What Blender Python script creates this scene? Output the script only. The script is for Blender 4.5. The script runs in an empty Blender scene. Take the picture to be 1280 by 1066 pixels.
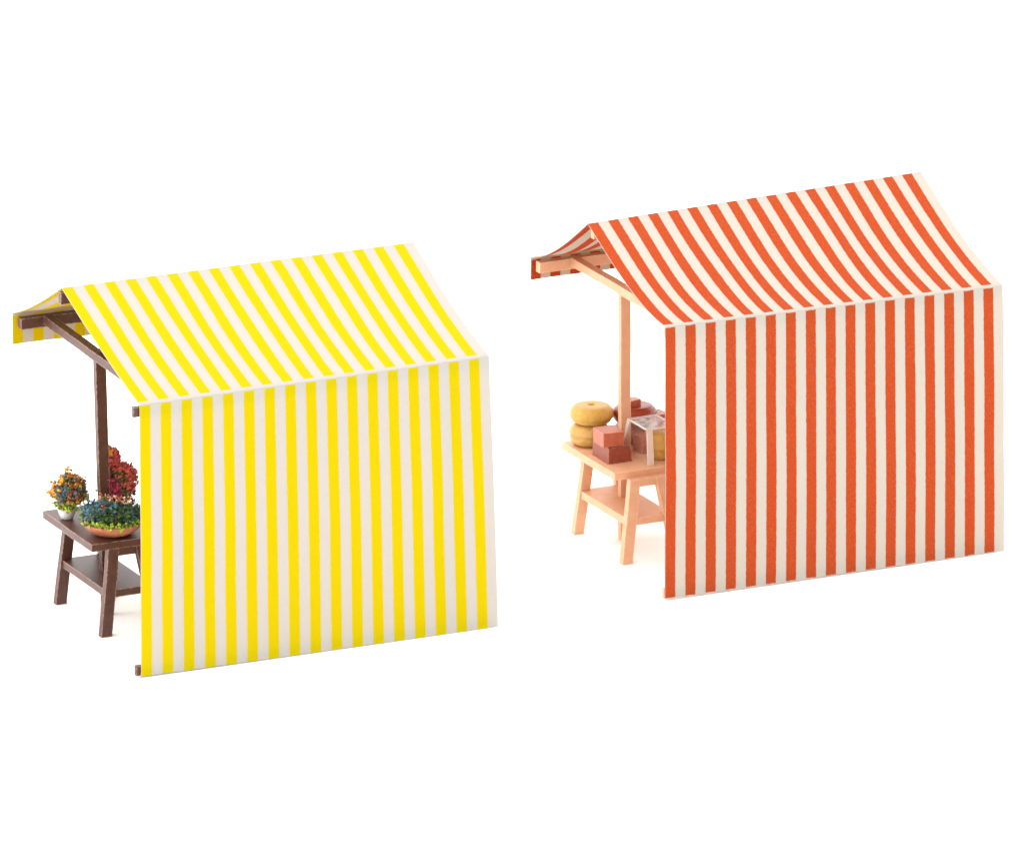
import bpy, bmesh, math, random
from mathutils import Vector, Matrix, noise
random.seed(7)
sc = bpy.context.scene
C = sc.collection
R = math.radians
S = 1 / 140.0            # local stall units -> metres

# ------------------------------------------------------------ camera
cam = bpy.data.cameras.new('camera'); co = bpy.data.objects.new('camera', cam); C.objects.link(co)
PITCH = R(16.831); DIST = 12000 * S
co.location = (0, -math.cos(PITCH) * DIST, math.sin(PITCH) * DIST)
co.rotation_euler = (math.pi / 2 - PITCH, 0, 0)
cam.sensor_width = 36; cam.lens = 12000 * 36 / 1280.0
cam.clip_start = 1; cam.clip_end = 1000
sc.camera = co
# ------------------------------------------------------------ light: a white light tent with softboxes
w = bpy.data.worlds.new('World'); sc.world = w; w.use_nodes = True
bg = w.node_tree.nodes['Background']
bg.inputs[0].default_value = (1.0, 0.995, 0.985, 1); bg.inputs[1].default_value = 2.5
def area(name, loc, target, size, power, col=(1, 1, 1)):
    l = bpy.data.lights.new(name, 'AREA'); l.shape = 'SQUARE'; l.size = size; l.energy = power; l.color = col
    o = bpy.data.objects.new(name, l); C.objects.link(o); o.location = loc
    o.rotation_euler = (Vector(target) - Vector(loc)).to_track_quat('-Z', 'Y').to_euler()
    return o
area('softbox_key', (-22, -9, 8), (0, -5, 1.5), 12, 2300, (1, .985, .96))
area('softbox_top', (0, -3, 17), (0, -4, 0), 14, 1000)
sc.view_settings.view_transform = 'Standard'; sc.view_settings.look = 'None'
sc.view_settings.exposure = 0.0; sc.view_settings.gamma = 1
sc.view_settings.use_curve_mapping = False
sc.render.engine = 'CYCLES'
sc.cycles.max_bounces = 10; sc.cycles.transparent_max_bounces = 12

K = .75                  # print and paint reflectances, kept below the paper-white ground
def kk(c): return tuple(x * K for x in c)
# ------------------------------------------------------------ node helpers
class NT:
    def __init__(s, name):
        s.m = bpy.data.materials.new(name); s.m.use_nodes = True
        s.t = s.m.node_tree; s.b = s.t.nodes['Principled BSDF']; s.o = s.t.nodes['Material Output']
    def n(s, typ, **kw):
        x = s.t.nodes.new(typ)
        for k, v in kw.items(): setattr(x, k, v)
        return x
    def l(s, a, b): s.t.links.new(a, b)
    def math(s, op, a, b=None, c=None):
        x = s.n('ShaderNodeMath', operation=op)
        for i, v in enumerate((a, b, c)):
            if v is None: continue
            if isinstance(v, (int, float)): x.inputs[i].default_value = v
            else: s.l(v, x.inputs[i])
        return x.outputs[0]
    def noise(s, scale, detail=3, vec=None, rough=.5):
        x = s.n('ShaderNodeTexNoise'); x.inputs['Scale'].default_value = scale
        x.inputs['Detail'].default_value = detail; x.inputs['Roughness'].default_value = rough
        if vec: s.l(vec, x.inputs['Vector'])
        return x
    def mix(s, f, a, b):
        x = s.n('ShaderNodeMix', data_type='RGBA')
        if isinstance(f, (int, float)): x.inputs[0].default_value = f
        else: s.l(f, x.inputs[0])
        for i, v in ((6, a), (7, b)):
            if isinstance(v, tuple): x.inputs[i].default_value = (*v[:3], 1)
            else: s.l(v, x.inputs[i])
        return x.outputs[2]
    def ramp(s, f, a, b):
        x = s.n('ShaderNodeMapRange'); s.l(f, x.inputs[0]); x.inputs[1].default_value = a; x.inputs[2].default_value = b
        return x.outputs[0]
    def bump(s, h, strength, dist):
        x = s.n('ShaderNodeBump'); x.inputs['Strength'].default_value = strength; x.inputs['Distance'].default_value = dist
        s.l(h, x.inputs['Height']); s.l(x.outputs[0], s.b.inputs['Normal']); return x

def cloth(name, cream, ink, ink2, speck, fray, transl):
    cream, ink, ink2 = kk(cream), kk(ink), kk(ink2)
    q = NT(name)
    uv = q.n('ShaderNodeUVMap', uv_map='UVMap'); tc = q.n('ShaderNodeTexCoord')
    sep = q.n('ShaderNodeSeparateXYZ'); q.l(uv.outputs[0], sep.inputs[0])
    wob = q.noise(28, 2, tc.outputs['Object'])
    u = q.math('ADD', sep.outputs[0], q.math('MULTIPLY', q.math('SUBTRACT', wob.outputs[0], .5), .05))
    fr = q.math('FRACT', u)
    tri = q.math('ABSOLUTE', q.math('SUBTRACT', fr, .25))                 # <.25 inside a stripe
    tri = q.math('MINIMUM', tri, q.math('SUBTRACT', 1.25, fr))
    s1 = q.ramp(tri, .268, .236)
    wv = q.noise(60, 2, tc.outputs['Object'])
    v = q.math('ADD', sep.outputs[1], q.math('MULTIPLY', q.math('SUBTRACT', wv.outputs[0], .5), fray))
    s2 = q.ramp(v, -.4, .4)
    mask = q.math('MULTIPLY', s1, s2)
    g = q.noise(85, 2, tc.outputs['Object'], .7)
    g2 = q.noise(9, 4, tc.outputs['Object'])
    inkc = q.mix(q.ramp(g.outputs[0], .35, .68), ink, ink2)
    inkc = q.mix(q.math('MULTIPLY', q.ramp(g.outputs[0], .68 - .04 * speck, .78), .45 * speck), inkc, cream)
    cr2 = tuple(c * k for c, k in zip(cream, (.955, .93, .925)))
    crc = q.mix(q.ramp(g.outputs[0], .3, .7), cream, cr2)
    crc = q.mix(q.math('MULTIPLY', q.ramp(g2.outputs[0], .35, .75), .5), crc, tuple(c * k for c, k in zip(cream, (.97, .975, .93))))
    col = q.mix(mask, crc, inkc)
    q.l(col, q.b.inputs['Base Color'])
    q.b.inputs['Roughness'].default_value = .75; q.b.inputs['Specular IOR Level'].default_value = .06
    q.bump(g.outputs[0], .25, .006)
    t = q.n('ShaderNodeBsdfTranslucent'); tc_ = q.n('ShaderNodeMix', data_type='RGBA', blend_type='MULTIPLY'); tc_.inputs[0].default_value = 1; q.l(col, tc_.inputs[6]); tc_.inputs[7].default_value = (1.45, 1.1, .72, 1); q.l(tc_.outputs[2], t.inputs[0])
    ms = q.n('ShaderNodeMixShader'); ms.inputs[0].default_value = transl
    q.l(q.b.outputs[0], ms.inputs[1]); q.l(t.outputs[0], ms.inputs[2]); q.l(ms.outputs[0], q.o.inputs[0])
    return q.m

def plastic(name, c1, c2, rough=.45, scale=14, edge=None, bump=.25, sss=0, spec=.4):
    c1, c2 = kk(c1), kk(c2)
    q = NT(name); tc = q.n('ShaderNodeTexCoord')
    a = q.noise(scale, 5, tc.outputs['Object'], .6)
    col = q.mix(q.ramp(a.outputs[0], .3, .7), c1, c2)
    if edge:
        bv = q.n('ShaderNodeBevel', samples=6); bv.inputs[0].default_value = .014
        ge = q.n('ShaderNodeNewGeometry')
        dp = q.n('ShaderNodeVectorMath', operation='DOT_PRODUCT'); q.l(bv.outputs[0], dp.inputs[0]); q.l(ge.outputs['Normal'], dp.inputs[1])
        e = q.ramp(dp.outputs['Value'], .99, .9)
        b = q.noise(40, 4, tc.outputs['Object'])
        e = q.math('MULTIPLY', e, q.ramp(b.outputs[0], .36, .62))
        col = q.mix(e, col, edge)
    q.l(col, q.b.inputs['Base Color'])
    q.b.inputs['Roughness'].default_value = rough; q.b.inputs['Specular IOR Level'].default_value = spec
    if sss:
        q.b.inputs['Subsurface Weight'].default_value = sss; q.b.inputs['Subsurface Radius'].default_value = (1, .35, .15)
        q.b.inputs['Subsurface Scale'].default_value = .05
    f = q.noise(scale * 4, 4, tc.outputs['Object'])
    q.bump(f.outputs[0], bump, .012)
    return q.m

M = {}
M['yellow'] = cloth('yellow_striped_cloth', (.62, .61, .585), (.68, .575, .0), (.66, .55, .0), .15, .8, .34)
M['red'] = cloth('red_striped_cloth', (.63, .615, .56), (.63, .11, .028), (.44, .060, .013), 1.0, 2.2, .36)
M['brown'] = plastic('brown_wood', (.115, .043, .028), (.075, .028, .019), .42, 16, (.42, .25, .20))
M['peach'] = plastic('peach_wood', (.90, .515, .31), (.83, .44, .24), .5, 10, (.86, .58, .40), sss=.15)
M['cheese'] = plastic('cheese_rind', (.78, .47, .10), (.66, .37, .06), .42, 22, bump=.5, sss=.1)
M['cheese2'] = plastic('dull_cheese_rind', (.82, .49, .15), (.66, .36, .08), .5, 26, bump=.7, sss=.1)
M['meat'] = plastic('red_brown_block', (.62, .165, .08), (.50, .11, .05), .35, 24, (.58, .26, .16), bump=.4, sss=.1)
M['meatlo'] = plastic('dark_red_brown_block', (.42, .095, .048), (.28, .055, .03), .35, 30, (.52, .24, .16), bump=.4, sss=.1)
M['redrind'] = plastic('dark_red_rind', (.44, .075, .027), (.32, .045, .017), .3, 18, bump=.3)
M['pot'] = plastic('white_glaze', (.74, .70, .70), (.62, .58, .58), .3, 12)
M['terra'] = plastic('terracotta', (.56, .20, .10), (.44, .13, .06), .42, 20, bump=.3)
M['soil'] = plastic('soil', (.05, .035, .02), (.03, .02, .012), .9, 40)

def flock(name, c, var=.4):
    q = NT(name); tc = q.n('ShaderNodeTexCoord')
    a = q.noise(55, 3, tc.outputs['Object'])
    col = q.mix(q.ramp(a.outputs[0], .32, .68), tuple(.88 * x * (1 - var) for x in c), tuple(min(.9, .88 * x * (1 + var)) for x in c))
    q.l(col, q.b.inputs['Base Color']); q.b.inputs['Roughness'].default_value = .6
    q.b.inputs['Specular IOR Level'].default_value = .3
    return q.m
FL = {k: flock('flock_' + k, v) for k, v in dict(
    coral=(.56, .10, .085), magenta=(.42, .05, .12), orange=(.72, .33, .02), teal=(.07, .155, .20),
    green=(.05, .10, .025), lime=(.33, .42, .03), grey=(.11, .13, .16), salmon=(.85, .36, .2),
    maroon=(.26, .06, .04), olive=(.15, .13, .03), cream=(.85, .62, .42)).items()}

qg = NT('white_seamless'); qg.b.inputs['Roughness'].default_value = .9; qg.b.inputs['Specular IOR Level'].default_value = .1
tcg = qg.n('ShaderNodeTexCoord'); ng = qg.noise(3, 3, tcg.outputs['Object'])
qg.l(qg.mix(ng.outputs[0], (.95, .95, .95), (.935, .935, .935)), qg.b.inputs['Base Color'])

qc = NT('clear_plastic')
tr = qc.n('ShaderNodeBsdfTransparent'); tr.inputs[0].default_value = (.99, .97, .95, 1)
gl = qc.n('ShaderNodeBsdfPrincipled'); gl.inputs['Base Color'].default_value = (.72, .62, .55, 1); gl.inputs['Roughness'].default_value = .12
lw = qc.n('ShaderNodeLayerWeight'); lw.inputs[0].default_value = .25
tcc = qc.n('ShaderNodeTexCoord'); nc = qc.noise(18, 4, tcc.outputs['Object'])
fac = qc.math('ADD', qc.math('MULTIPLY', lw.outputs[1], .10), qc.math('MULTIPLY', qc.ramp(nc.outputs[0], .4, .75), .05))
mx = qc.n('ShaderNodeMixShader'); qc.l(fac, mx.inputs[0]); qc.l(tr.outputs[0], mx.inputs[1]); qc.l(gl.outputs[0], mx.inputs[2])
qc.l(mx.outputs[0], qc.o.inputs[0])
qe = NT('clear_plastic_edge')
tr = qe.n('ShaderNodeBsdfTransparent'); tr.inputs[0].default_value = (.99, .97, .95, 1)
qe.b.inputs['Base Color'].default_value = (.82, .70, .64, 1); qe.b.inputs['Roughness'].default_value = .15
mx = qe.n('ShaderNodeMixShader'); mx.inputs[0].default_value = .62
qe.l(tr.outputs[0], mx.inputs[1]); qe.l(qe.b.outputs[0], mx.inputs[2]); qe.l(mx.outputs[0], qe.o.inputs[0])

sheen_top = NT('clear_plastic_painted_sheen')  # clear plastic, its reflections put in as patches of greyish body colour
tr = sheen_top.n('ShaderNodeBsdfTransparent'); tr.inputs[0].default_value = (.98, .95, .93, 1)
sheen_top.b.inputs['Base Color'].default_value = (.46, .42, .41, 1); sheen_top.b.inputs['Roughness'].default_value = .12
tcc = sheen_top.n('ShaderNodeTexCoord'); nf = sheen_top.noise(16, 4, tcc.outputs['Object'])
mx = sheen_top.n('ShaderNodeMixShader'); sheen_top.l(sheen_top.math('ADD', .12, sheen_top.math('MULTIPLY', sheen_top.ramp(nf.outputs[0], .4, .65), .4)), mx.inputs[0])
sheen_top.l(tr.outputs[0], mx.inputs[1]); sheen_top.l(sheen_top.b.outputs[0], mx.inputs[2]); sheen_top.l(mx.outputs[0], sheen_top.o.inputs[0])

# ------------------------------------------------------------ mesh helpers (coordinates in stall units)
def finish(name, bm, mats, parent, smooth=False, bevel=0, seg=2, angle=35):
    if bevel:
        bmesh.ops.bevel(bm, geom=[e for e in bm.edges if e.is_manifold and e.calc_face_angle(0) > R(25)], offset=bevel, segments=seg, affect='EDGES', profile=.5, clamp_overlap=True)
    for v in bm.verts: v.co *= S
    bmesh.ops.recalc_face_normals(bm, faces=bm.faces[:])
    me = bpy.data.meshes.new(name); bm.to_mesh(me); bm.free()
    for m in (mats if isinstance(mats, (list, tuple)) else [mats]): me.materials.append(m)
    if smooth is not None:
        for p in me.polygons: p.use_smooth = smooth
    o = bpy.data.objects.new(name, me); C.objects.link(o)
    if parent: o.parent = parent
    return o
def bar(bm, a, b, wx, wy, jit=.35):
    """box-section bar from a to b; wx, wy = full widths along the two cross axes; subdivided and slightly uneven"""
    a = Vector(a); b = Vector(b); d = (b - a).normalized()
    if abs(d.z) > .7: X = Vector((1, 0, 0)); Y = Vector((0, 1, 0))      # wx along x, wy along y
    elif abs(d.x) > .7: X = Vector((0, 1, 0)); Y = Vector((0, 0, 1))
    else: X = Vector((1, 0, 0)); Y = Vector((0, 0, 1))
    n = max(1, int((b - a).length / 30)); rings = []
    for i in range(n + 1):
        p = a.lerp(b, i / n)
        j = [random.uniform(-jit, jit) for _ in range(4)]
        rings.append([bm.verts.new(p + X * (sx * wx / 2 + j[0]) + Y * (sy * wy / 2 + j[1])) for sx, sy in ((-1, -1), (1, -1), (1, 1), (-1, 1))])
    for r0, r1 in zip(rings, rings[1:]):
        for k in range(4): bm.faces.new((r0[k], r0[(k + 1) % 4], r1[(k + 1) % 4], r1[k]))
    bm.faces.new(rings[0][::-1]); bm.faces.new(rings[-1])
def barobj(name, a, b, wx, wy, mat, parent, bevel=1.0):
    bm = bmesh.new(); bar(bm, a, b, wx, wy); return finish(name, bm, mat, parent, bevel=bevel)
def prism(bm, poly, z0, z1):
    lo = [bm.verts.new((x, y, z0)) for x, y in poly]; hi = [bm.verts.new((x, y, z1)) for x, y in poly]
    n = len(poly); bm.faces.new(lo[::-1]); bm.faces.new(hi)
    for i in range(n): bm.faces.new((lo[i], lo[(i + 1) % n], hi[(i + 1) % n], hi[i]))
def lathe(bm, prof, cx, cy, z0, n=40, wob=0):
    rings = []
    for r, z in prof:
        rings.append([bm.verts.new((cx + (r + wob * noise.noise(Vector((math.cos(2 * math.pi * k / n) * 1.3, math.sin(2 * math.pi * k / n) * 1.3, z * .08 + cx)))) * math.cos(2 * math.pi * k / n),
                                    cy + (r + wob * noise.noise(Vector((math.cos(2 * math.pi * k / n) * 1.3 + 5, math.sin(2 * math.pi * k / n) * 1.3, z * .08)))) * math.sin(2 * math.pi * k / n), z0 + z)) for k in range(n)])
    for a, b in zip(rings, rings[1:]):
        for k in range(n): bm.faces.new((a[k], a[(k + 1) % n], b[(k + 1) % n], b[k]))
    bm.faces.new(rings[0][::-1]); bm.faces.new(rings[-1])
def sheet(name, f, fuv, nu, nv, th, mat, parent):
    """thin cloth: f(s,t)->point, fuv(s,t)->(u,v); given real thickness th"""
    bm = bmesh.new(); uvl = bm.loops.layers.uv.new('UVMap')
    P = [[Vector(f(i / nu, j / nv)) for i in range(nu + 1)] for j in range(nv + 1)]
    def nrm(i, j):
        a = P[j][min(i + 1, nu)] - P[j][max(i - 1, 0)]; b = P[min(j + 1, nv)][i] - P[max(j - 1, 0)][i]
        return a.cross(b).normalized()
    UV = {}
    A = [[None] * (nu + 1) for _ in range(nv + 1)]; B = [[None] * (nu + 1) for _ in range(nv + 1)]
    for j in range(nv + 1):
        for i in range(nu + 1):
            n = nrm(i, j) * th / 2
            A[j][i] = bm.verts.new(P[j][i] + n); B[j][i] = bm.verts.new(P[j][i] - n)
            UV[A[j][i]] = UV[B[j][i]] = fuv(i / nu, j / nv)
    def q(vs, edge=False):
        fc = bm.faces.new(vs); fc.smooth = not edge
        if edge:
            for e in fc.edges: e.smooth = False
        for lp in fc.loops:
            u, v = UV[lp.vert]; lp[uvl].uv = (u, -5 if edge else v)
    for j in range(nv):
        for i in range(nu):
            q((A[j][i], A[j][i + 1], A[j + 1][i + 1], A[j + 1][i])); q((B[j][i], B[j + 1][i], B[j + 1][i + 1], B[j][i + 1]))
    for i in range(nu):
        q((A[0][i], B[0][i], B[0][i + 1], A[0][i + 1]), True); q((A[nv][i + 1], B[nv][i + 1], B[nv][i], A[nv][i]), True)
    for j in range(nv):
        q((B[j][0], A[j][0], A[j + 1][0], B[j + 1][0]), True); q((A[j][nu], B[j][nu], B[j + 1][nu], A[j + 1][nu]), True)
    o = finish(name, bm, mat, parent, smooth=None)
    return o

def thing(name, label, cat, loc, rz=0, group=None):
    o = bpy.data.objects.new(name, None); C.objects.link(o); o.location = loc; o.rotation_euler = (0, 0, rz)
    o.empty_display_size = .3
    o['label'] = label; o['category'] = cat
    if group: o['group'] = group
    return o

# ------------------------------------------------------------ ground
bm = bmesh.new(); bmesh.ops.create_grid(bm, x_segments=8, y_segments=8, size=20000)
g = finish('ground', bm, qg.m, None); g['kind'] = 'structure'

# ------------------------------------------------------------ stalls
def lerp(a, b, t): return a + (b - a) * t
def stall(D, label):
    yaw, (ox, oy) = D['yaw'], D['o']
    t = thing('market_stall', label, 'market stall', (ox * S, oy * S, 0), yaw, 'striped market stalls')
    cl, wd = D['cloth'], D['wood']
    BL, BR, TL, TR, RL, RR, FL_, FR = [Vector(D[k]) for k in ('BL', 'BR', 'TL', 'TR', 'RL', 'RR', 'FL', 'FR')]
    NU = 17
    sagL, sagR = D['sag']
    def wr(x, y, a): return a * noise.noise(Vector((x * 2.3 + ox, y * 1.7, .4)))
    def back(s, v):
        p = RL.lerp(RR, s).lerp(TL.lerp(TR, s), v)
        p.z -= lerp(sagL, sagR, s) * 4 * v * (1 - v) * (.7 + .6 * v); p.z += wr(s * 4, v, D['wr']) * 4 * v * (1 - v)
        return p
    Lb = (TL - RL).length
    # roof: front slope, ridge and back slope are one piece of cloth
    Fq = D['fsag']
    def front(s, v):                                         # v 0 front eave -> 1 ridge
        p = FL_.lerp(FR, s).lerp(RL.lerp(RR, s), v)
        p.z -= Fq * 4 * v * (1 - v) * (1.3 - .6 * v)
        p.z += (3.2 * math.sin(s * 60) * math.exp(-s * 5) * v * (1 - v) * 3)
        return p
    Lf = (RL - FL_).length
    NVf, NVb, NL = 12, 18, 5
    def lip(s, k):                                           # the cloth turns over the eave and meets the back panel
        e = TL.lerp(TR, s); d = (e - back(s, .95)).normalized(); a0 = math.atan2(-d.z, -d.y)
        p = e.copy(); n = 5
        for i in range(k): 
            a = a0 + (math.pi / 2 - a0) * (i + .5) / NL
            p += Vector((0, -math.cos(a), -math.sin(a))) * .3
        return p
    def roof(s, tt):
        j = round(tt * (NVf + NVb + NL))
        if j > NVf + NVb: return lip(s, j - NVf - NVb)
        return front(s, j / NVf) if j <= NVf else back(s, (j - NVf) / NVb)
    def roofuv(s, tt):
        j = round(tt * (NVf + NVb + NL))
        if j > NVf + NVb: return (s * NU, -5 - D['fold'])
        if j <= NVf: d = min((1 - j / NVf) * Lf - D['ridge'] * .5, j / NVf * Lf - 4)
        else:
            v = (j - NVf) / NVb; d = min(v * Lb - D['ridge'], (1 - v) * Lb - D['fold'])
        return (s * NU, d)
    sheet('roof', roof, roofuv, 60, NVf + NVb + NL, 1.2, cl, t)
    H = (TL - BL).length
    def panel(s, v):
        p = lip(s, NL).lerp(BL.lerp(BR, s), v)
        p.y += wr(s * 3, v * 2 + 7, 1.6) * 4 * v * (1 - v) - D.get('belly', 1.5) * math.sin(math.pi * v)
        p.z += (-.05 if v == 0 else 0) + (.35 * noise.noise(Vector((s * 40, 3, ox))) + .8 if v == 1 else 0)
        return p
    sheet('back_panel', panel, lambda s, v: (s * NU, min(v * H - D['fold2'], (1 - v) * H - D['hem'])), 60, 30, 1.2, cl, t)
    vh = D['val']
    def val(s, v):
        p = FL_.lerp(FR, s) + Vector((0, .9 + .6 * v, -vh * v - .6))
        p.y += 1.0 * math.sin(s * 23) * v
        return p
    sheet('valance', val, lambda s, v: (s * NU, v * vh - 3 if v < .5 else 20), 60, 6, 1.4, cl, t)
    # frame
    W = D['W']; fy, fz = FL_.y, FL_.z; px, py = D['post']; tz = D['tie']
    ry, rz = RL.y, RL.z
    barobj('front_beam', (5, fy - 8, fz - 11), (W - 5, fy - 8, FR.z - 11), 11, 13, wd, t)
    barobj('ridge_beam', (-1 + D['rb'], ry + 1, rz - 12), (W - 2, ry + 1, RR.z - 12), 7, 14, wd, t)
    barobj('eave_beam', (D['eb'], 4, TL.z - 9), (W - 3, 4, TR.z - 8), 5, 12, wd, t)
    barobj('base_beam', (D['eb'], 5, 8.5), (W - 3, 4, 8.5), 5, 12, wd, t)
    for x0, mir in ((px, 1), (W - px, -1)):
        lean = D['lean'] * mir
        topx = x0 + lean
        bk, fr = tz + 4, fz - D['drop']
        def tzz(y): return lerp(bk, fr, (y - 9) / (fy - 22.5))
        tie = barobj('tie_beam', (topx + 2 * mir, 9, bk), (topx - D['skew'] * mir, fy - 13.8, fr), 11, 10.5, wd, t)
        topx -= 2 * mir
        post = barobj('post', (x0, py, 0), (topx, py + 4, tzz(py) - 5.3), 13, 8, wd, t)
        king = barobj('king_post', (topx, py - 14, tzz(py) + 5), (topx, ry + 3, rz - 19), 11, 9, wd, t)
        bm = bmesh.new()                                  # curved gusset between tie and king post
        pts = [(py - 14, tz + 8.5)]
        for k in range(7):
            a = k / 6 * math.pi / 2
            pts.append((py - 11 + 22 - 22 * math.sin(a), tz + 8.5 + 26 - 26 * math.cos(a)))
        lo = [bm.verts.new((topx - 4, y, z)) for y, z in pts]; hi = [bm.verts.new((topx + 4, y, z)) for y, z in pts]
        n = len(pts); bm.faces.new(lo); bm.faces.new(hi[::-1])
        for i in range(n): bm.faces.new((lo[i], hi[i], hi[(i + 1) % n], lo[(i + 1) % n]))
        finish('gusset', bm, wd, king)
        for yy, zz, top in ((9, TL.z - 16, 1),):
            barobj('corner_post', (topx, 10.5, 14), (topx, 10.5, tz - 5), 8, 8, wd, t) if D.get('cp', True) else None
    return t

def bodies(D, label):
    """the trestle table standing round the stall post"""
    yaw, (ox, oy) = D['yaw'], D['o']; wd = D['wood']
    X0, X1, Y0, Y1, TZ = D['table']
    lx, ly0, ly1 = D['legs']
    t = thing('trestle_table', label, 'table', (ox * S, oy * S, 0), yaw, 'trestle tables of the stalls')
    bm = bmesh.new()                                       # top, with a slightly chipped outline
    poly = []
    corners = [(X0, Y0), (X1, Y0), (X1, Y1), (X0, Y1)]
    for i in range(4):
        a, b = Vector(corners[i]), Vector(corners[(i + 1) % 4])
        for k in range(8):
            p = a.lerp(b, k / 8)
            if k: p += Vector((random.uniform(-.35, .35), random.uniform(-.35, .35)))
            poly.append((p.x, p.y))
    prism(bm, poly, TZ - 9, TZ)
    finish('tabletop', bm, wd, t, bevel=1.2)
    lt = TZ - 8.5
    zs = 55; mx = (X0 + X1) / 2
    ins = 12
    for yb, yt in ((ly0, ly0 + 5), (ly1, ly1 - 5)):
        for (xb, xt) in ((lx + 6.5, lx + 19), (lx + 74, lx + 53)):
            barobj('leg', (xb, yb + 4, 0), (xt, yt + 4, lt), 13.5, 9, wd, t)
        barobj('apron', (lx + 13, yt + 4.5, lt - 5), (lx + 62, yt + 4.5, lt - 5), 7, 10.4, wd, t)
    bm = bmesh.new(); prism(bm, [(lx + 8, ly0 + 4), (lx + 67, ly0 + 4), (lx + 67, ly1 + 3), (lx + 8, ly1 + 3)], zs - 9, zs)
    finish('shelf', bm, wd, t, bevel=1)
    return t

YEL = dict(yaw=R(25.46), o=(-426.7, -999.1), cloth=M['yellow'], wood=M['brown'], W=447,
           BL=(0, 0, 1.2), BR=(452, -5, 0), TL=(1.7, 0, 328), TR=(442.5, 0, 330.5),
           RL=(-1, 218, 410), RR=(448, 218, 410.4), FL=(0, 370.5, 340), FR=(447, 370, 338),
           sag=(3.5, 6), wr=2.5, fsag=4, ridge=1.5, fold=4, fold2=.3, hem=-3, val=38,
           post=(58.5, 234), tie=301, lean=-3, skew=17, drop=9, rb=-2, eb=-5, table=(8.4, 105, 161, 307.5, 113.6), legs=(17.8, 156.7, 294.5))
RED = dict(yaw=R(25.79), o=(180.2, -711.1), cloth=M['red'], wood=M['peach'], W=449,
           BL=(0, 0, 2), BR=(453, -3, 0), TL=(-1.9, 0, 337.5), TR=(447, 0, 332),
           RL=(1, 210, 408.5), RR=(448.5, 210, 419), FL=(0, 361, 329), FR=(449, 361, 332),
           sag=(11, 8), wr=3, fsag=9, ridge=1.5, fold=3, fold2=.6, hem=.9, val=28,
           post=(64, 236), tie=301, lean=3, skew=15, drop=8, rb=9, eb=0, table=(13.2, 130, 160.8, 304.8, 111.1), legs=(17.8, 146.9, 279.5))
stall(YEL, 'market stall with yellow and cream striped canopy on a brown frame')
stall(RED, 'market stall with orange-red and cream striped canopy on a peach frame')
bodies(YEL, 'brown trestle table holding potted flowers under the yellow striped stall')
bodies(RED, 'peach trestle table holding cheeses and blocks under the red striped stall')

def place(D, name, label, cat, x, y, z, rot=0, group=None):
    c, s = math.cos(D['yaw']), math.sin(D['yaw']); ox, oy = D['o']
    return thing(name, label, cat, ((ox + c * x - s * y) * S, (oy + s * x + c * y) * S, z * S), D['yaw'] + rot, group)
def solo(D, name, label, cat, x, y, z, bm, mat, rot=0, group=None, **kw):
    o = finish(name, bm, mat, None, **kw)
    c, s = math.cos(D['yaw']), math.sin(D['yaw']); ox, oy = D['o']
    o.location = ((ox + c * x - s * y) * S, (oy + s * x + c * y) * S, z * S); o.rotation_euler = (0, 0, D['yaw'] + rot)
    o['label'] = label; o['category'] = cat
    if group: o['group'] = group
    return o

# ------------------------------------------------------------ plants
def chunk(bm, p, r, mi, flat=.6):
    """a torn crumb of flock: uneven octahedron"""
    ax = [Vector((1, 0, 0)), Vector((0, 1, 0)), Vector((0, 0, flat))]
    rot = Matrix.Rotation(random.uniform(0, 6.28), 3, Vector((random.gauss(0, 1), random.gauss(0, 1), random.gauss(0, 1))).normalized())
    vs = []
    for a in ax:
        for sg in (1, -1): vs.append(bm.verts.new(p + rot @ (a * sg * r * random.uniform(.5, 1.35))))
    for i, j, k in ((0, 2, 4), (2, 1, 4), (1, 3, 4), (3, 0, 4), (2, 0, 5), (1, 2, 5), (3, 1, 5), (0, 3, 5)):
        f = bm.faces.new((vs[i], vs[j], vs[k])); f.material_index = mi
def sprig(bm, p, d, r, mi):
    """three or four narrow petals fanning out along d"""
    d = d.normalized(); side = d.cross(Vector((.3, .2, 1))).normalized(); up = side.cross(d)
    for k in range(random.choice((3, 4, 5))):
        a = random.uniform(0, 6.28); dr = (d * .9 + (side * math.cos(a) + up * math.sin(a)) * .9).normalized()
        w_ = dr.cross(d + Vector((.01, .02, .03))).normalized() * r * .32
        q0 = bm.verts.new(p); q1 = bm.verts.new(p + dr * r * .6 + w_); q2 = bm.verts.new(p + dr * r * 1.25 + d * r * .1); q3 = bm.verts.new(p + dr * r * .6 - w_)
        q4 = bm.verts.new(p + dr * r * .55 + d * r * .28)
        for tri in ((q0, q1, q4), (q1, q2, q4), (q2, q3, q4), (q3, q0, q4), (q0, q3, q2, q1)):
            f = bm.faces.new(tri); f.material_index = mi
def plantmesh(name, parent, keys, pts):
    bm = bmesh.new(); ks = list(keys)
    for p, n, r, k, kind in pts:
        (sprig if kind else chunk)(bm, p, *((n, r, ks.index(k)) if kind else (r, ks.index(k))))
    return finish(name, bm, [FL[k] for k in ks], parent)
def core(c, rad, key, n, r=3.2):
    c = Vector(c); out = []
    while len(out) < n:
        d = Vector([random.uniform(-1, 1) for _ in range(3)])
        if d.length > 1: continue
        out.append((c + Vector((d.x * rad[0], d.y * rad[1], d.z * rad[2])), d, random.uniform(.7, 1.3) * r, key, False))
    return out
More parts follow.
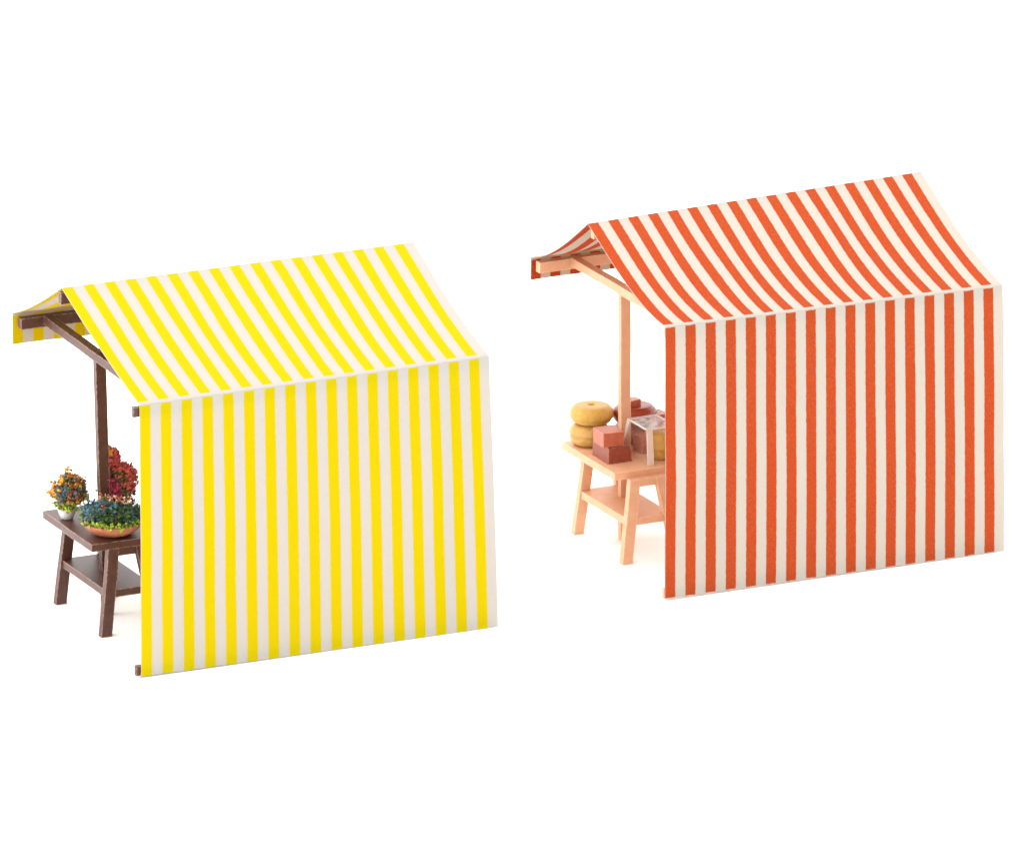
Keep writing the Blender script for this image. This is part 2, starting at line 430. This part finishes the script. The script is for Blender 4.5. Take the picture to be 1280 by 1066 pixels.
def blob(n, c, rad, colour, r=(1.6, 3.5), lo=-1.0, rough=.26, shell=.6):
    """crumbs through the outer part of an uneven ellipsoid; colour(dir, height) -> flock key"""
    out = []
    c = Vector(c)
    while len(out) < n:
        d = Vector((random.gauss(0, 1), random.gauss(0, 1), random.gauss(0, 1))).normalized()
        if d.z < lo: continue
        rr = (1 + rough * noise.noise(d * 2.6 + c * .05) * 2.2) * random.uniform(shell, 1.03)
        p = c + Vector((d.x * rad[0], d.y * rad[1], d.z * rad[2])) * rr
        out.append((p, d, random.uniform(*r), colour(d, p), random.random() < .45))
    return out
# directions seen by the camera, in stall axes: towards the camera and to the picture's right
def vd(D):
    c, s = math.cos(-D['yaw']), math.sin(-D['yaw'])
    right = Vector((c, s, 0)); tow = Vector((s, -c, 0)); return right, tow
RT, TW = vd(YEL)
def split(pts, bloom):
    return [q for q in pts if q[3] not in bloom], [q for q in pts if q[3] in bloom]
TZ = 113.6
# 1 round yellow and orange plant in a white pot
a = place(YEL, 'potted_plant', 'round orange and yellow flowering plant in a small white pot', 'potted plant', 22.5, 268, TZ, 0, 'plants on the yellow stall table')
bm = bmesh.new(); lathe(bm, [(6, 0), (7.5, 1), (9.5, 6), (11.3, 12), (11.8, 13.2), (10.6, 13.2), (9.8, 11), (.5, 10.5)], 0, 0, 0, 32)
finish('pot', bm, M['pot'], a, smooth=True)
def c1(d, p):
    n = noise.noise(p * .13 + Vector((3, 1, 4))); v = p.z + 8 * noise.noise(p * .1)
    rx = p.dot(RT)
    if v < 27 and abs(rx) < 16: return 'lime' if random.random() < .8 else 'olive'
    if v < 27: return random.choice(('orange', 'lime', 'olive'))
    if n > .22 or (rx < 2 and 30 < v < 41 and rx > -11): return 'grey' if random.random() < .85 else 'green'
    if rx > 3 and v < 50: return random.choice(('maroon', 'olive', 'maroon', 'orange'))
    return 'orange' if random.random() < .78 else random.choice(('olive', 'maroon'))
pts = blob(1500, RT * 2 + Vector((0, 0, 33)), (19.5, 19.5, 22), c1) + core(RT * 2 + Vector((0, 0, 32)), (14, 14, 17), 'olive', 260)
pts = [q for q in pts if q[0].z > 11]
fol, blo = split(pts, ('orange', 'maroon'))
plantmesh('foliage', a, ('lime', 'olive', 'grey', 'green'), fol); plantmesh('blossoms', a, ('orange', 'maroon'), blo)
# 2 wide terracotta bowl
b = place(YEL, 'planted_bowl', 'blue-green and lime leafy plants spilling from a wide terracotta bowl', 'planted bowl', 48, 192, TZ, 0, 'plants on the yellow stall table')
bm = bmesh.new(); lathe(bm, [(15, 0), (20, .6), (27, 4), (33, 9.5), (35.5, 14), (35.8, 16), (34.2, 16.2), (32, 13), (1, 12.5)], 0, 0, 0, 56)
finish('bowl', bm, M['terra'], b, smooth=True)
bm = bmesh.new(); lathe(bm, [(31, 12.7), (28, 15), (12, 17), (.5, 17.5)], 0, 0, 0, 30); finish('soil', bm, M['soil'], b, smooth=True)
def c2(d, p):
    n = noise.noise(p * .09 + Vector((1, 9, 2))); rx = p.dot(RT); ty = p.dot(TW)
    if rx > 6 and n < .12: return 'green' if random.random() < .75 else 'teal'
    if n > .28: return 'green'
    if n < -.3: return random.choice(('olive', 'olive', 'green', 'maroon'))
    return 'teal' if random.random() < .7 else random.choice(('grey', 'green'))
pts = core((0, 0, 22), (27, 27, 13), 'green', 300) + blob(850, (RT * -15 + Vector((0, 0, 24))), (20, 20, 17), c2, lo=-.55)
pts += blob(800, (RT * 14 + Vector((0, 0, 21))), (22, 20, 13), c2, lo=-.55)
for k in range(420):                                        # lime frill round the rim
    an = random.uniform(0, 6.283); rr = random.uniform(28, 36.5)
    hh = 15.5 + 3.5 * noise.noise(Vector((an * 3, 0, 1))) + random.uniform(-1, 4.5)
    p = Vector((math.cos(an) * rr, math.sin(an) * rr, hh)); pts.append((p, Vector((math.cos(an), math.sin(an), .5)), random.uniform(1.6, 3.2), 'lime' if random.random() < .75 else 'green', random.random() < .7))
plantmesh('foliage', b, ('teal', 'green', 'grey', 'lime', 'olive', 'maroon'), pts)
pts = []
for k in range(95):
    rx = random.uniform(-16, 22); p = RT * rx + TW * random.uniform(-15, -4) + Vector((0, 0, 39 - .12 * (rx + 5) + random.uniform(-3, 3.5)))
    pts.append((p, Vector((random.gauss(0, .4), random.gauss(0, .4), 1)), random.uniform(1.2, 2.3), random.choice(('salmon', 'salmon', 'cream', 'coral')), random.random() < .3))
plantmesh('blossoms', b, ('salmon', 'cream', 'coral'), pts)
# 3 tall red plant
t3 = place(YEL, 'potted_plant', 'tall pointed red and magenta flowering plant behind the terracotta bowl', 'potted plant', 80, 246, TZ, 0, 'plants on the yellow stall table')
bm = bmesh.new(); lathe(bm, [(10, 0), (11, .8), (13.5, 8), (15.5, 15), (15.8, 16.5), (14.4, 16.5), (13.6, 14), (.5, 13.5)], 0, 0, 0, 32)
finish('pot', bm, M['terra'], t3, smooth=True)
bm = bmesh.new(); bar(bm, (0, 0, 13.6), (-3, 0, 78), 2.4, 2.4); finish('stem', bm, M['soil'], t3)
def c3(d, p):
    v = p.z + 6 * noise.noise(p * .1); rx = p.dot(RT); n = noise.noise(p * .1 + Vector((5, 5, 5)))
    if v > 76 and rx < -8: return 'orange' if random.random() < .6 else 'coral'
    if v > 62: return 'coral' if random.random() < .85 else 'magenta'
    if v > 50 and -8 < rx < 6: return random.choice(('olive', 'olive', 'green', 'coral'))
    if v > 32 and rx < 3: return 'magenta' if random.random() < .8 else 'coral'
    if v > 34 and rx > 6: return 'coral' if random.random() < .8 else 'olive'
    if n > .1: return 'olive'
    return random.choice(('green', 'maroon', 'maroon', 'olive'))
pts = blob(700, RT * -8 + Vector((0, 0, 72)), (9.5, 9, 12), c3, rough=.3) + core(RT * -8 + Vector((0, 0, 70)), (6, 6, 10), 'coral', 60) + core(RT * -4 + Vector((0, 0, 46)), (13, 12, 22), 'olive', 260) + blob(60, RT * -13 + Vector((0, 0, 82)), (5, 4, 4), c3)
pts += blob(900, RT * -3 + Vector((0, 0, 54)), (15, 14, 14), c3, rough=.3) + blob(1000, RT * -2 + Vector((0, 0, 36)), (21, 19, 19), c3, rough=.25)
pts += blob(420, RT * 12 + Vector((0, 0, 52)), (9, 8, 13), c3, rough=.3)
fol, blo = split(pts, ('coral', 'magenta', 'orange', 'maroon'))
plantmesh('foliage', t3, ('olive', 'green'), fol); plantmesh('blossoms', t3, ('coral', 'magenta', 'orange', 'maroon'), blo)

# ------------------------------------------------------------ goods on the red stall
TZ = 111.1
def wheel(r, h, dimple=True, seam=.32):
    pr = [(.4, 0), (r * .6, 0)]
    for k in range(1, 22):
        a = -math.pi / 2 + math.pi * k / 22
        rr = r * .54 + r * .46 * math.cos(a) ** .9; z = h / 2 + h / 2 * math.sin(a)
        if abs(z / h - seam) < .05: rr -= 2.2
        elif z / h < seam: rr -= .8
        pr.append((rr, z))
    pr += [(r * .5, h + .1), (r * .3, h - .3)]
    if dimple: pr += [(r * .16, h - .6), (r * .11, h - 2.6), (.4, h - 3)]
    else: pr += [(.4, h - .2)]
    bm = bmesh.new(); lathe(bm, pr, 0, 0, 0, 40, .8); return bm
def block(w_, d_, h_, tap=0, tapt=0):
    bm = bmesh.new()
    b = [(-w_ / 2, -d_ / 2), (w_ / 2, -d_ / 2), (w_ / 2, d_ / 2), (-w_ / 2, d_ / 2)]
    lo = [bm.verts.new((x * (1 + tap), y * (1 + tap), 0)) for x, y in b]; hi = [bm.verts.new((x * (1 + tapt), y * (1 + tapt), h_ + random.uniform(-.6, .6))) for x, y in b]
    bm.faces.new(lo[::-1]); bm.faces.new(hi)
    for i in range(4): bm.faces.new((lo[i], lo[(i + 1) % 4], hi[(i + 1) % 4], hi[i]))
    return bm
GC = 'cheese wheels stacked at the table end'; GB = 'red-brown blocks stacked at the front'
o = solo(RED, 'cheese_wheel', 'dull yellow cheese wheel at the bottom of the left stack', 'cheese', 40, 282, TZ, wheel(25.5, 26, False, .5), M['cheese2'], 0, GC, smooth=True)
o = solo(RED, 'cheese_wheel', 'bright yellow dimpled cheese wheel on top of the left stack', 'cheese', 43, 283, TZ + 26.1, wheel(27, 23, True, .3), M['cheese'], 0, GC, smooth=True)
o = solo(RED, 'food_block', 'darker red-brown block under the paler block at the front', 'food block', 38, 218, TZ, block(30, 42, 20, .04, -.03), M['meatlo'], 0, GB, bevel=1)
o = solo(RED, 'food_block', 'paler red-brown block lying on top of the darker block', 'food block', 31.5, 214, TZ + 20.6, block(27, 31, 17.5, -.02, .0), M['meat'], R(-3), GB, bevel=1.6)
GR = 'dark red cheese wheels stacked behind the post'
o = solo(RED, 'cheese_wheel', 'dark red cheese wheel at the bottom of the rear stack', 'cheese', 96, 273, TZ, wheel(27, 22, False), M['redrind'], 0, GR, smooth=True)
o = solo(RED, 'cheese_wheel', 'dark red cheese wheel on top of the stack behind the post', 'cheese', 96, 273, TZ + 22, wheel(28, 23, False, .9), M['redrind'], .7, GR, smooth=True)
o = solo(RED, 'food_block', 'small red block resting on the dark red cheese wheel', 'food block', 92, 272, TZ + 44.8, block(15, 15, 8), M['meat'], .1, None, bevel=1.2)
# clear display cover
solo(RED, 'food_block', 'pinkish red block beside the dark red cheese stack, behind the clear cover', 'food block', 119, 258, TZ, block(20, 22, 36, 0, -.05), M['meat'], .15, None, bevel=1.2)
X0, X1, Y0, Y1 = 62, 106, 170, 246; h = 42
cv = place(RED, 'display_cover', 'clear plastic display cover with sloping sides over cheese and meat', 'display cover', X0, Y0, TZ, 0)
bw, bd = X1 - X0, Y1 - Y0
lo = [(0, 0), (bw, 0), (bw, bd), (0, bd)]; hi = [(3, 9), (bw - 3, 9), (bw - 3, bd - 17), (3, bd - 17)]
def V3(p, z): return Vector((p[0], p[1], z))
bm = bmesh.new()
def slab(bm, ps, th):
    ps = [Vector(p) for p in ps]; n = (ps[1] - ps[0]).cross(ps[2] - ps[0]).normalized() * th / 2
    A = [bm.verts.new(p + n) for p in ps]; B = [bm.verts.new(p - n) for p in ps]
    bm.faces.new(A); bm.faces.new(B[::-1])
    for i in range(len(ps)): bm.faces.new((A[i], B[i], B[(i + 1) % len(ps)], A[(i + 1) % len(ps)]))
slab(bm, [V3(p, h) for p in hi], 2.0); finish('top_plate', bm, sheen_top.m, cv)
for i in (0, 1, 2, 3):
    bm = bmesh.new(); j = (i + 1) % 4
    slab(bm, [V3(lo[i], .3).lerp(V3(lo[j], .3), .03), V3(lo[j], .3).lerp(V3(lo[i], .3), .03), V3(hi[j], h - 1.2).lerp(V3(hi[i], h - 1.2), .03), V3(hi[i], h - 1.2).lerp(V3(hi[j], h - 1.2), .03)], 1.2)
    finish('side_panel', bm, qc.m, cv)
def tube(bm, a, b, r, n=8):
    a = Vector(a); b = Vector(b); d = (b - a).normalized(); s = d.cross(Vector((.31, .77, .2))).normalized(); u = s.cross(d)
    A = [bm.verts.new(a + (s * math.cos(k * 6.2832 / n) + u * math.sin(k * 6.2832 / n)) * r) for k in range(n)]
    B = [bm.verts.new(b + (s * math.cos(k * 6.2832 / n) + u * math.sin(k * 6.2832 / n)) * r) for k in range(n)]
    bm.faces.new(A[::-1]); bm.faces.new(B)
    for k in range(n): bm.faces.new((A[k], A[(k + 1) % n], B[(k + 1) % n], B[k]))
for i in range(4):
    bm = bmesh.new(); j = (i + 1) % 4
    slab(bm, [V3(lo[i], .1), V3(lo[i], .1) + (V3(lo[j], .1) - V3(lo[i], .1)).normalized() * 8, V3(hi[i], h) + (V3(hi[j], h) - V3(hi[i], h)).normalized() * 7, V3(hi[i], h)], 2.6)
    finish('corner_rib', bm, qe.m, cv, bevel=.5)
bm = bmesh.new()
for i in range(4): tube(bm, V3(hi[i], h + .2), V3(hi[(i + 1) % 4], h + .2), 1.3)
finish('rim', bm, qe.m, cv)
solo(RED, 'cheese_wheel', 'yellow cheese inside the clear display cover', 'cheese', 89, 192, TZ, wheel(15, 34, False), M['cheese'], 0, None, smooth=True)
solo(RED, 'food_block', 'dark red-brown block inside the clear cover behind the cheese', 'food block', 84, 226, TZ, block(17, 17, 22), M['meat'], .2, None, bevel=1)
